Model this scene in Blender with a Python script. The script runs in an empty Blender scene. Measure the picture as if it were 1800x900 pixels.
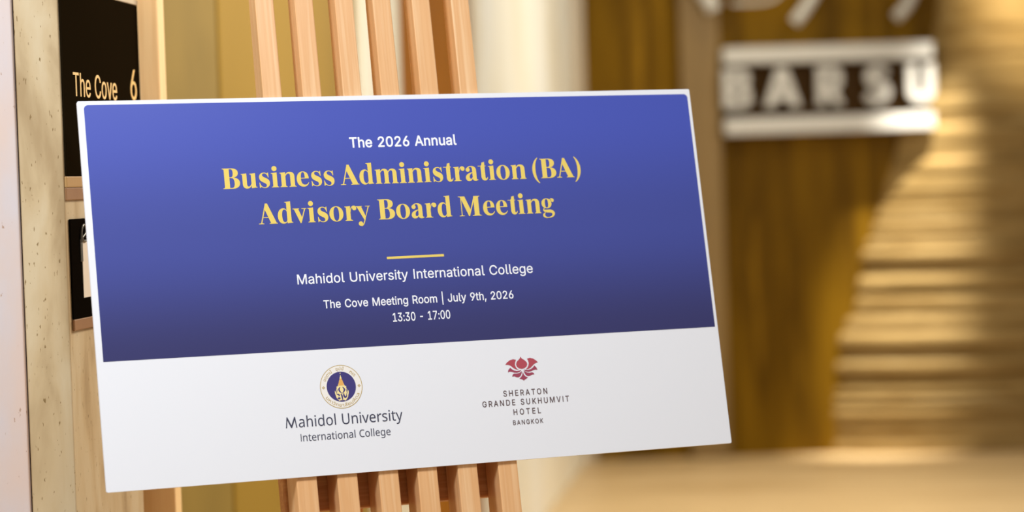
import bpy, bmesh, math, random
from mathutils import Vector, Matrix
from mathutils.geometry import delaunay_2d_cdt

scene = bpy.context.scene
COL = scene.collection

# ------------------------------------------------------------------ camera
cam_d = bpy.data.cameras.new('camera')
cam = bpy.data.objects.new('camera', cam_d)
COL.objects.link(cam)
cam.matrix_world = Matrix((
    (0.9994884, 0.0319836, 0.0, 0.0),
    (-0.0010543, 0.0329483, -0.9994565, 0.0),
    (-0.0319662, 0.9989452, 0.0329652, 1.45),
    (0, 0, 0, 1)))
cam_d.sensor_width = 36.0
cam_d.lens = 80.0
cam_d.clip_start = 0.05
cam_d.clip_end = 100
cam_d.dof.use_dof = True
cam_d.dof.focus_distance = 2.98
cam_d.dof.aperture_fstop = 2.5
cam_d.dof.aperture_blades = 9
scene.camera = cam

# ------------------------------------------------------------------ light and exposure
scene.view_settings.view_transform = 'Standard'
scene.view_settings.look = 'None'
scene.view_settings.exposure = 0.0
scene.view_settings.gamma = 1.0
scene.view_settings.use_curve_mapping = False

world = bpy.data.worlds.new('lobby_ambience')
scene.world = world
world.use_nodes = True
bg = world.node_tree.nodes['Background']
bg.inputs[0].default_value = (1.0, 0.91, 0.80, 1)
bg.inputs[1].default_value = 0.38


def area(name, loc, target, size, power, color, size_y=None, spread=None):
    d = bpy.data.lights.new(name, 'AREA')
    d.energy = power
    d.color = color
    d.size = size
    if size_y:
        d.shape = 'RECTANGLE'
        d.size_y = size_y
    if spread:
        d.spread = math.radians(spread)
    o = bpy.data.objects.new(name, d)
    COL.objects.link(o)
    o.location = loc
    o.rotation_euler = (Vector(target) - Vector(loc)).to_track_quat('-Z', 'Y').to_euler()
    return o


def spot(name, loc, target, power, color, cone, blend=0.6, radius=0.08):
    d = bpy.data.lights.new(name, 'SPOT')
    d.energy = power
    d.color = color
    d.spot_size = math.radians(cone)
    d.spot_blend = blend
    d.shadow_soft_size = radius
    o = bpy.data.objects.new(name, d)
    COL.objects.link(o)
    o.location = loc
    o.rotation_euler = (Vector(target) - Vector(loc)).to_track_quat('-Z', 'Y').to_euler()
    return o


area('ceiling_light_front', (0.35, 1.55, 2.95), (-0.1, 2.95, 1.3), 0.5, 25, (0.93, 0.97, 1.0))
area('ceiling_light_left', (-1.5, 1.3, 2.6), (-0.3, 3.0, 1.45), 0.5, 42, (0.90, 0.96, 1.0))
area('stone_face_fill', (1.25, 4.7, 2.9), (-0.5, 3.7, 1.0), 0.8, 92, (1.0, 0.94, 0.80))  # added, no fixture in view: brightens the long stone face
spot('jamb_fill', (-0.15, 2.45, 2.9), (-0.56, 3.35, 1.72), 38, (1.0, 0.90, 0.74), 24, 0.7, 0.06)  # unseen spot added to lift the oak jamb
area('marble_fill', (1.9, 9.3, 2.95), (0.0, 9.5, 1.6), 0.9, 72, (1.0, 0.97, 0.91), size_y=3.6)  # unseen strip of light, added to brighten the cream marble
spot('pillar_spot', (2.42, 10.80, 3.7), (2.03, 11.5, 1.15), 2150, (1.0, 0.96, 0.87), 18, 1.0, 0.05)
spot('pillar_fill', (2.5, 9.6, 3.2), (2.75, 11.5, 2.30), 700, (1.0, 0.90, 0.70), 30, 1.0)  # extra spot, put in only to raise the pillar's upper right
spot('back_wall_wash', (1.35, 11.05, 3.5), (1.2, 11.62, 2.3), 42, (1.0, 0.90, 0.62), 75, 1.0)  # added grazing spot, so the sign bars shade the wall below
area('floor_fill', (1.2, 9.6, 2.95), (1.2, 9.8, 0.0), 1.4, 12, (1.0, 0.93, 0.80), spread=90)  # unseen source added to brighten the far floor

# ------------------------------------------------------------------ materials
def lin(c):
    return tuple(((v / 255) / 12.92 if v / 255 <= 0.04045 else ((v / 255 + 0.055) / 1.055) ** 2.4) for v in c)


def base_mat(name, rgb, rough=0.5, spec=0.3, metal=0.0):
    m = bpy.data.materials.new(name)
    m.use_nodes = True
    b = m.node_tree.nodes['Principled BSDF']
    b.inputs['Base Color'].default_value = (*lin(rgb), 1)
    b.inputs['Roughness'].default_value = rough
    b.inputs['Specular IOR Level'].default_value = spec
    b.inputs['Metallic'].default_value = metal
    return m


def noise_mat(name, stops, scale=(1, 1, 1), nscale=5.0, detail=6.0, rough=0.5, spec=0.3, metal=0.0,
              bump=0.0, distort=0.0, pits=None, pit_rgb=(120, 95, 60), contrast=(0.3, 0.7)):
    """two or more colours mixed by a stretched noise, with optional pits and bump"""
    m = base_mat(name, stops[0], rough, spec, metal)
    nt = m.node_tree
    N, L = nt.nodes, nt.links
    b = N['Principled BSDF']
    tc = N.new('ShaderNodeTexCoord')
    mp = N.new('ShaderNodeMapping')
    mp.inputs['Scale'].default_value = scale
    L.new(tc.outputs['Object'], mp.inputs['Vector'])
    no = N.new('ShaderNodeTexNoise')
    no.inputs['Scale'].default_value = nscale
    no.inputs['Detail'].default_value = detail
    no.inputs['Distortion'].default_value = distort
    L.new(mp.outputs['Vector'], no.inputs['Vector'])
    cr = N.new('ShaderNodeValToRGB')
    el = cr.color_ramp.elements
    lo, hi = contrast
    el[0].position, el[1].position = lo, hi
    el[0].color = (*lin(stops[0]), 1)
    el[1].color = (*lin(stops[-1]), 1)
    for i, s in enumerate(stops[1:-1]):
        e = el.new(lo + (hi - lo) * (i + 1) / (len(stops) - 1))
        e.color = (*lin(s), 1)
    L.new(no.outputs['Fac'], cr.inputs['Fac'])
    col = cr.outputs['Color']
    hgt = no.outputs['Fac']
    if pits:
        mp2 = N.new('ShaderNodeMapping')
        mp2.inputs['Scale'].default_value = pits[0]
        L.new(tc.outputs['Object'], mp2.inputs['Vector'])
        n2 = N.new('ShaderNodeTexNoise')
        n2.inputs['Scale'].default_value = pits[1]
        n2.inputs['Detail'].default_value = 3
        L.new(mp2.outputs['Vector'], n2.inputs['Vector'])
        r2 = N.new('ShaderNodeValToRGB')
        r2.color_ramp.elements[0].position = pits[2]
        r2.color_ramp.elements[1].position = pits[2] + 0.03
        L.new(n2.outputs['Fac'], r2.inputs['Fac'])
        mx = N.new('ShaderNodeMix')
        mx.data_type = 'RGBA'
        mx.inputs[7].default_value = (*lin(pit_rgb), 1)
        iv = N.new('ShaderNodeMath')
        iv.operation = 'SUBTRACT'
        iv.inputs[0].default_value = 1.0
        L.new(r2.outputs['Color'], iv.inputs[1])
        L.new(iv.outputs[0], mx.inputs[0])
        L.new(col, mx.inputs[6])
        col = mx.outputs[2]
    L.new(col, b.inputs['Base Color'])
    if bump:
        bp = N.new('ShaderNodeBump')
        bp.inputs['Strength'].default_value = bump
        bp.inputs['Distance'].default_value = 0.004
        L.new(hgt, bp.inputs['Height'])
        L.new(bp.outputs['Normal'], b.inputs['Normal'])
    return m


M = {}
M['board_white'] = base_mat('white_foam_board', (228, 230, 238), 0.45, 0.3)
M['gold_ink'] = base_mat('gold_ink', (228, 202, 104), 0.5, 0.2)
M['white_ink'] = base_mat('white_ink', (238, 240, 248), 0.5, 0.2)
M['slate_ink'] = base_mat('slate_ink', (62, 64, 84), 0.5, 0.2)
M['brown_ink'] = base_mat('brown_grey_ink', (92, 74, 76), 0.5, 0.2)
M['red_ink'] = base_mat('crimson_ink', (174, 76, 88), 0.5, 0.2)
M['plum_ink'] = base_mat('plum_ink', (156, 70, 92), 0.5, 0.2)
M['navy_ink'] = base_mat('navy_ink', (66, 60, 120), 0.5, 0.2)
M['cream_ink'] = base_mat('cream_ink', (234, 230, 226), 0.5, 0.2)
M['old_gold_ink'] = base_mat('old_gold_ink', (186, 160, 96), 0.5, 0.2)
M['orange_ink'] = base_mat('orange_gold_ink', (224, 170, 96), 0.5, 0.2)
M['pale_gold_ink'] = base_mat('pale_gold_ink', (238, 220, 160), 0.5, 0.2)

# the printed blue runs from bright cobalt at its top edge to deep navy at its lower edge
m = base_mat('blue_gradient_print', (84, 96, 186), 0.32, 0.3)
nt = m.node_tree
tc = nt.nodes.new('ShaderNodeTexCoord')
sx = nt.nodes.new('ShaderNodeSeparateXYZ')
mr = nt.nodes.new('ShaderNodeMapRange')
mr.inputs[1].default_value = 0.5
mr.inputs[2].default_value = 0.16
cr = nt.nodes.new('ShaderNodeValToRGB')
cr.color_ramp.interpolation = 'EASE'
e = cr.color_ramp.elements
e[0].position, e[1].position = 0.1, 1.0
e[0].color = (*lin((69, 83, 176)), 1)
e[1].color = (*lin((54, 55, 104)), 1)
k = e.new(0.55)
k.color = (*lin((65, 75, 152)), 1)
nt.links.new(tc.outputs['Object'], sx.inputs[0])
nt.links.new(sx.outputs[1], mr.inputs[0])
nt.links.new(mr.outputs[0], cr.inputs[0])
nt.links.new(cr.outputs[0], nt.nodes['Principled BSDF'].inputs['Base Color'])
M['blue_print'] = m

M['slat_wood'] = noise_mat('beech_slat', [(228, 180, 130), (220, 168, 116), (232, 190, 144)], (60, 1.6, 60), 2.2, 5,
                           0.3, 0.5, bump=0.05)
M['rail_wood'] = noise_mat('beech_rail', [(206, 144, 88), (190, 126, 72), (214, 156, 100)], (1.6, 60, 60), 2.2, 5, 0.45, 0.3)
M['stone'] = noise_mat('travertine', [(166, 142, 106), (190, 168, 132), (199, 181, 149)], (8, 8, 2.2), 2.2, 10, 0.55, 0.3,
                       bump=0.25, distort=0.4, pits=((130, 130, 34), 2.4, 0.29), contrast=(0.36, 0.62), pit_rgb=(128, 104, 66))
M['pink_stone'] = noise_mat('pink_limestone', [(214, 184, 166), (206, 188, 182), (198, 194, 202)], (5, 5, 2), 2.0, 7, 0.5, 0.3,
                            bump=0.15, pits=((60, 60, 26), 2.6, 0.28), pit_rgb=(170, 140, 122))  # grey-lavender stop puts the cool light on this face into the stone colour
M['screen_black'] = base_mat('black_gloss', (24, 17, 8), 0.5, 0.0)
M['plate_black'] = base_mat('black_plate', (16, 12, 8), 0.5, 0.0)
M['sign_gold'] = base_mat('gold_lettering', (232, 190, 120), 0.4, 0.4)
M['card'] = base_mat('white_card', (226, 214, 200), 0.6, 0.2)
M['clip_grey'] = base_mat('grey_clip', (96, 92, 84), 0.35, 0.5, 0.5)
M['card_blue'] = base_mat('blue_stripe_ink', (66, 74, 110), 0.5, 0.2)
M['trim_light'] = noise_mat('oak_trim', [(240, 200, 144), (246, 210, 156), (234, 192, 134)], (30, 30, 2), 1.5, 5, 0.4, 0.4)
M['trim_tan'] = base_mat('tan_ledge', (176, 138, 86), 0.5, 0.3)
M['trim_brown'] = noise_mat('brown_ledge', [(140, 100, 66), (158, 118, 80)], (4, 4, 40), 2, 4, 0.5, 0.3)
M['gold_panel'] = noise_mat('gold_lacquer', [(142, 112, 40), (154, 122, 47)], (1, 1, 0.6), 1.2, 3, 0.5, 0.12)
M['bronze_panel'] = noise_mat('bronze_lacquer', [(118, 97, 46), (140, 115, 55)], (1.5, 1.5, 1.2), 1.6, 4, 0.5, 0.12)
M['cream_stone'] = noise_mat('cream_marble', [(230, 218, 188), (242, 236, 214), (240, 238, 226)], (2, 2, 0.8), 1.3, 5, 0.4, 0.35, distort=0.5)
M['cream_edge'] = base_mat('grey_marble_edge', (186, 170, 146), 0.5, 0.3)
M['door_wood'] = noise_mat('amber_door', [(176, 108, 18), (158, 98, 14), (190, 118, 24)], (14, 14, 1), 1.5, 4, 0.6, 0.05)
M['back_wood'] = noise_mat('dark_walnut_panelling', [(94, 65, 3), (114, 82, 6), (80, 54, 1), (154, 114, 22)], (5, 5, 0.5), 1.1, 5,
                           0.6, 0.08, contrast=(0.25, 0.75))  # lightest stop paints a soft spill of light into the wood
M['back_post'] = noise_mat('taupe_post', [(122, 98, 58), (132, 106, 64)], (6, 6, 0.6), 1.5, 4, 0.5, 0.3)
M['sign_cream'] = base_mat('cream_letter_paint', (194, 190, 181), 0.5, 0.3)
M['sign_dark'] = base_mat('dark_sign_backing', (60, 38, 5), 0.6, 0.1)
M['pillar_stone'] = noise_mat('ribbed_sandstone', [(106, 82, 38), (148, 122, 74), (122, 96, 50), (158, 134, 88)], (0.8, 0.8, 6), 1.7, 6,
                              0.7, 0.2, bump=0.6)
M['floor_stone'] = noise_mat('tan_marble_floor', [(190, 160, 112), (206, 176, 128), (180, 148, 100)], (0.5, 1.6, 1), 1.2, 5, 0.38, 0.35)

# ------------------------------------------------------------------ helpers
def put(name, me, mat, parent=None, mw=None):
    o = bpy.data.objects.new(name, me)
    if mat is not None:
        me.materials.append(mat)
    COL.objects.link(o)
    if parent is not None:
        o.parent = parent
    elif mw is not None:
        o.matrix_world = mw
    return o


def thing(name, label, cat, mw=None, group=None):
    o = bpy.data.objects.new(name, None)
    o.empty_display_size = 0.05
    COL.objects.link(o)
    if mw is not None:
        o.matrix_world = mw
    return tag(o, label, cat, group)


def tag(o, label, cat, group=None):
    o['label'] = label
    o['category'] = cat
    if group:
        o['group'] = group
    return o


def struct(o):
    o['kind'] = 'structure'
    return o


def add_prism(bm, pts, z0, z1):
    """pts: counter-clockwise outline in x, y; extruded from z0 to z1"""
    lo = [bm.verts.new((x, y, z0)) for x, y in pts]
    hi = [bm.verts.new((x, y, z1)) for x, y in pts]
    n = len(pts)
    bm.faces.new(lo[::-1])
    bm.faces.new(hi)
    for i in range(n):
        bm.faces.new((lo[i], lo[(i + 1) % n], hi[(i + 1) % n], hi[i]))


def add_box(bm, x0, x1, y0, y1, z0, z1):
    add_prism(bm, [(x0, y0), (x1, y0), (x1, y1), (x0, y1)], z0, z1)


def done(bm, name, bevel=0.0, segs=2):
    bmesh.ops.recalc_face_normals(bm, faces=bm.faces)
    if bevel:
        ed = [e for e in bm.edges if e.is_manifold and e.calc_face_angle(0) > 0.4]
        bmesh.ops.bevel(bm, geom=ed, offset=bevel, segments=segs, profile=0.5, affect='EDGES')
    me = bpy.data.meshes.new(name)
    bm.to_mesh(me)
    bm.free()
    return me


def box_mesh(name, x0, x1, y0, y1, z0, z1, bevel=0.0):
    bm = bmesh.new()
    add_box(bm, x0, x1, y0, y1, z0, z1)
    return done(bm, name, bevel)


def fill(pieces, name, z=0.0, depth=0.0, lift=0.000008):
    """pieces: list of pieces, each a list of closed outlines (outer and holes) -> one mesh"""
    SC = 10000.0
    bm = bmesh.new()
    for ip, loops in enumerate(pieces):
        vs, fs = [], []
        for lp in loops:
            n0 = len(vs)
            vs += [Vector((q[0] * SC, q[1] * SC)) for q in lp]
            fs.append(list(range(n0, len(vs))))
        ov, oe, of, *_ = delaunay_2d_cdt(vs, [], fs, 2, 1e-5)
        zi = z + (ip % 16) * lift
        bv = [bm.verts.new((v.x / SC, v.y / SC, zi)) for v in ov]
        for f in of:
            try:
                bm.faces.new([bv[i] for i in f])
            except ValueError:
                pass
    for f in bm.faces:
        if f.normal.z < 0 or f.calc_area() > 0 and (f.normal_update() or f.normal.z < 0):
            f.normal_flip()
    if depth:
        r = bmesh.ops.extrude_face_region(bm, geom=bm.faces[:])
        for v in [g for g in r['geom'] if isinstance(g, bmesh.types.BMVert)]:
            v.co.z += depth
        bmesh.ops.recalc_face_normals(bm, faces=bm.faces)
    loose = [v for v in bm.verts if not v.link_faces]
    bmesh.ops.delete(bm, geom=loose, context='VERTS')
    me = bpy.data.meshes.new(name)
    bm.to_mesh(me)
    bm.free()
    return me


def bez(p0, p1, p2, p3, n=8):
    out = []
    for j in range(1, n + 1):
        u = j / n
        a, b, c, d = (1 - u) ** 3, 3 * u * (1 - u) ** 2, 3 * u * u * (1 - u), u ** 3
        out.append((a * p0[0] + b * p1[0] + c * p2[0] + d * p3[0], a * p0[1] + b * p1[1] + c * p2[1] + d * p3[1]))
    return out


def path(s, n=8):
    """an outline from absolute M / L / C / Z commands -> list of loops"""
    tk = s.replace('M', ' M ').replace('L', ' L ').replace('C', ' C ').replace('Z', ' Z ').split()
    loops, cur, i, cmd = [], [], 0, None
    while i < len(tk):
        if tk[i] in 'MLCZ':
            cmd = tk[i]
            i += 1
            if cmd == 'Z':
                loops.append(cur)
                cur = []
            continue
        if cmd in 'ML':
            cur.append((float(tk[i]), float(tk[i + 1])))
            i += 2
        else:
            v = [float(t) for t in tk[i:i + 6]]
            cur += bez(cur[-1], v[0:2], v[2:4], v[4:6], n)
            i += 6
    return loops


def ellipse(cx, cy, rx, ry, n=40):
    return [(cx + rx * math.cos(2 * math.pi * k / n), cy + ry * math.sin(2 * math.pi * k / n)) for k in range(n)]


def ribbon(pts, n=6):
    """a stroke of changing weight through (x, y, half width) points, smoothed -> outline"""
    P = []
    m = len(pts)
    for i in range(m - 1):
        p0, p1, p2, p3 = pts[max(i - 1, 0)], pts[i], pts[i + 1], pts[min(i + 2, m - 1)]
        for j in range(n):
            t = j / n
            P.append(tuple(0.5 * (2 * p1[k] + (p2[k] - p0[k]) * t + (2 * p0[k] - 5 * p1[k] + 4 * p2[k] - p3[k]) * t * t +
                                  (3 * p1[k] - p0[k] - 3 * p2[k] + p3[k]) * t ** 3) for k in range(3)))
    P.append(tuple(pts[-1]))
    a, b = [], []
    for i, (x, y, h) in enumerate(P):
        q0, q1 = P[max(i - 1, 0)], P[min(i + 1, len(P) - 1)]
        dx, dy = q1[0] - q0[0], q1[1] - q0[1]
        l = math.hypot(dx, dy) or 1
        a.append((x - dy / l * h, y + dx / l * h))
        b.append((x + dy / l * h, y - dx / l * h))
    return a + b[::-1]


def round_rect(x0, x1, y0, y1, r, n=6):
    out = []
    for cx, cy, a in ((x1 - r, y1 - r, 0), (x0 + r, y1 - r, 90), (x0 + r, y0 + r, 180), (x1 - r, y0 + r, 270)):
        for k in range(n + 1):
            t = math.radians(a + 90 * k / n)
            out.append((cx + r * math.cos(t), cy + r * math.sin(t)))
    return out


def tube(pts, r, name, segs=10):
    c = bpy.data.curves.new(name, 'CURVE')
    c.dimensions = '3D'
    s = c.splines.new('NURBS')
    s.points.add(len(pts) - 1)
    for p, q in zip(s.points, pts):
        p.co = (*q, 1)
    s.use_endpoint_u = True
    s.order_u = 3
    c.bevel_depth = r
    c.bevel_resolution = 3
    c.use_fill_caps = True
    o = bpy.data.objects.new(name, c)
    COL.objects.link(o)
    bpy.context.view_layer.update()
    me = bpy.data.meshes.new_from_object(o.evaluated_get(bpy.context.evaluated_depsgraph_get()))
    bpy.data.objects.remove(o)
    bpy.data.curves.remove(c)
    me.materials.clear()
    return me

# ------------------------------------------------------------------ lettering outlines
# bold display serif of the heading, drawn in units of 700 to the capital height, with its drawn width
SERIF = {
    'i': (257, ["M0 0 L257 0 L257 18 C228 22 208 32 208 64 L208 518 L150 512 L2 500 L2 482 C42 480 56 468 56 438 L56 64 C56 32 34 22 0 18 Z"],
          [ellipse(130, 655, 90, 90)]),
    'n': (560, ["M0 0 L248 0 L248 18 C216 22 200 32 200 64 L200 518 L150 512 L2 500 L2 482 C38 480 50 468 50 438 L50 64 C50 32 32 22 0 18 Z",
                "M190 410 C222 490 280 526 350 526 C455 526 514 470 514 370 L514 64 C514 32 530 22 560 18 L560 0 L316 0 L316 18 C350 22 362 32 362 64 L362 382 C362 440 345 466 310 466 C262 466 220 420 190 350 Z"], []),
    'm': (835, ["M0 0 L242 0 L242 18 C212 22 196 32 196 64 L196 518 L148 512 L2 500 L2 482 C36 480 48 468 48 438 L48 64 C48 32 30 22 0 18 Z",
                "M186 410 C216 490 270 526 336 526 C436 526 488 470 488 370 L488 64 C488 32 504 22 530 18 L530 0 L296 0 L296 18 C328 22 342 32 342 64 L342 382 C342 440 328 466 294 466 C250 466 212 420 186 350 Z",
                "M476 410 C506 490 562 526 628 526 C730 526 786 470 786 370 L786 64 C786 32 804 22 835 18 L835 0 L594 0 L594 18 C626 22 638 32 638 64 L638 382 C638 440 624 466 590 466 C542 466 502 420 476 350 Z"], []),
    'u': (551, ["M0 500 L0 482 C38 478 48 466 48 438 L48 150 C48 45 105 -12 195 -12 C275 -12 335 35 362 118 L362 180 C330 100 295 58 256 58 C216 58 198 88 198 150 L198 518 Z",
                "M300 500 L300 482 C340 478 352 466 352 438 L352 -2 L460 8 L551 16 L551 34 C515 36 502 48 502 76 L502 518 Z"], []),
    'd': (520, ["M340 400 C318 480 268 526 205 526 C85 526 0 410 0 250 C0 95 78 -12 192 -12 C262 -12 318 30 340 105 L340 165 C318 80 285 38 244 38 C182 38 152 110 152 255 C152 405 182 480 240 480 C286 480 322 432 340 350 Z",
                "M262 742 L262 724 C308 720 322 708 322 676 L322 -2 L425 8 L520 16 L520 34 C486 36 470 48 470 78 L470 760 Z"], []),
    'e': (428, ["M428 128 C394 42 325 -12 236 -12 C95 -12 0 92 0 253 C0 415 95 526 222 526 C350 526 426 442 426 274 L150 274 L150 240 C154 112 208 58 288 58 C342 58 380 84 410 138 Z M150 300 C152 420 174 500 222 500 C275 500 290 430 288 300 Z"], []),
    'o': (501, ["M250 526 C105 526 0 410 0 257 C0 104 105 -12 250 -12 C396 -12 501 104 501 257 C501 410 396 526 250 526 Z M250 500 C310 500 348 420 348 257 C348 94 310 14 250 14 C190 14 152 94 152 257 C152 420 190 500 250 500 Z"], []),
    's': (377, ["M318 522 L340 522 L346 352 L326 352 C306 440 262 500 196 500 C150 500 122 478 122 440 C122 396 166 374 226 346 C318 304 377 262 377 160 C377 58 302 -12 198 -12 C142 -12 102 8 64 34 L34 -4 L14 -4 L10 182 L30 182 C52 80 104 14 182 14 C232 14 262 40 262 82 C262 128 222 150 160 180 C72 222 12 268 12 366 C12 462 84 526 184 526 C234 526 262 512 294 490 Z"], []),
    't': (340, ["M0 500 L290 500 L290 522 L0 522 Z",
                "M100 510 L100 136 C100 42 148 -12 226 -12 C292 -12 332 32 340 112 L320 116 C312 78 298 60 276 60 C256 60 248 84 248 132 L248 662 L148 636 C146 590 130 540 100 510 Z"], []),
    'r': (423, ["M0 0 L268 0 L268 18 C222 22 200 34 200 70 L200 518 L150 512 L2 500 L2 482 C38 480 50 468 50 438 L50 64 C50 32 32 22 0 18 Z",
                "M192 300 C200 440 248 526 326 526 C382 526 423 492 423 436 L355 400 L300 478 C262 478 222 410 204 300 Z"],
          [ellipse(346, 436, 77, 77)]),
    'a': (454, ["M52 440 C74 496 142 526 218 526 C340 526 402 470 402 366 L402 76 C402 48 414 34 454 36 L454 18 C424 -6 390 -12 352 -12 C292 -12 256 18 254 72 L254 386 C254 454 238 492 194 492 C160 492 138 476 128 446 Z",
                "M262 302 C160 290 0 236 0 112 C0 36 50 -12 124 -12 C192 -12 244 34 262 100 L262 160 C242 96 222 64 190 64 C160 64 144 88 144 132 C144 214 200 258 262 276 Z"],
          [ellipse(94, 398, 76, 76)]),
    'v': (486, ["M0 500 L232 500 L232 482 L200 476 L320 170 L278 -10 L242 -10 L48 470 L0 482 Z", "M242 -10 L278 -10 L446 474 L486 482 L486 500 L310 500 L310 482 L404 472 Z"], []),
    'y': (524, ["M0 500 L240 500 L240 482 L208 476 L352 120 L300 -20 L48 470 L0 482 Z", "M345 500 L524 500 L524 482 L482 474 L330 60 L296 0 L440 474 L345 482 Z"],
          [ellipse(146, -118, 80, 80), ribbon([(326, 70, 16), (290, -30, 18), (246, -130, 18), (196, -184, 16), (140, -186, 12)])]),
    'A': (665, ["M256 712 L338 712 L622 34 L665 18 L665 0 L372 0 L372 18 L424 32 L232 520 Z", "M0 0 L186 0 L186 18 L118 34 L262 560 L262 712 L78 34 L0 18 Z", "M140 216 L420 216 L420 242 L140 242 Z"], []),
    'B': (597, ["M0 708 L310 708 C466 708 548 648 548 548 C548 456 480 402 380 386 C520 374 597 300 597 196 C597 72 496 0 336 0 L0 0 L0 18 C44 22 62 34 62 66 L62 642 C62 674 44 686 0 690 Z M240 682 L288 682 C346 682 368 636 368 544 C368 444 342 400 282 400 L240 400 Z M240 374 L300 374 C376 374 410 314 410 198 C410 82 378 26 300 26 L240 26 Z"], []),
    'M': (826, ["M0 708 L240 708 L432 226 L382 -6 L350 -6 L98 632 C84 668 60 684 0 690 Z", "M84 660 L114 640 L114 60 C114 34 138 22 192 18 L192 0 L0 0 L0 18 C56 22 84 34 84 60 Z",
                "M350 -6 L382 -6 L584 560 L584 708 Z", "M572 708 L800 708 L800 690 C764 686 746 676 746 648 L746 64 C746 32 772 22 826 18 L826 0 L482 0 L482 18 C544 22 566 32 566 64 L566 690 Z"], []),
    'g': (484, ["M196 526 C80 526 6 450 6 346 C6 240 80 166 196 166 C312 166 386 240 386 346 C386 450 312 526 196 526 Z M196 502 C240 502 256 440 256 346 C256 250 240 190 196 190 C152 190 136 250 136 346 C136 440 152 502 196 502 Z"],
          [ellipse(430, 452, 54, 64), ribbon([(330, 440, 22), (360, 500, 14), (400, 512, 14), (440, 500, 18)]),
           ribbon([(120, 186, 12), (72, 150, 14), (66, 110, 22), (110, 78, 42), (200, 66, 52), (310, 62, 56), (392, 32, 52), (426, -30, 50), (398, -102, 34), (320, -150, 20), (210, -166, 15), (120, -150, 26), (66, -100, 40), (72, -40, 34), (110, 6, 14), (150, 40, 10)])]),
    '(': (249, ["M222 756 C80 660 0 480 0 292 C0 100 90 -90 234 -178 L249 -160 C158 -60 122 110 122 296 C122 476 150 640 238 738 Z"], []),
    ')': (249, ["M27 756 C169 660 249 480 249 292 C249 100 159 -90 15 -178 L0 -160 C91 -60 127 110 127 296 C127 476 99 640 11 738 Z"], []),
}


def serif_pieces(ch):
    w, paths, extra = SERIF[ch]
    return w, [path(p) for p in paths] + [[x] for x in extra]

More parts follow.
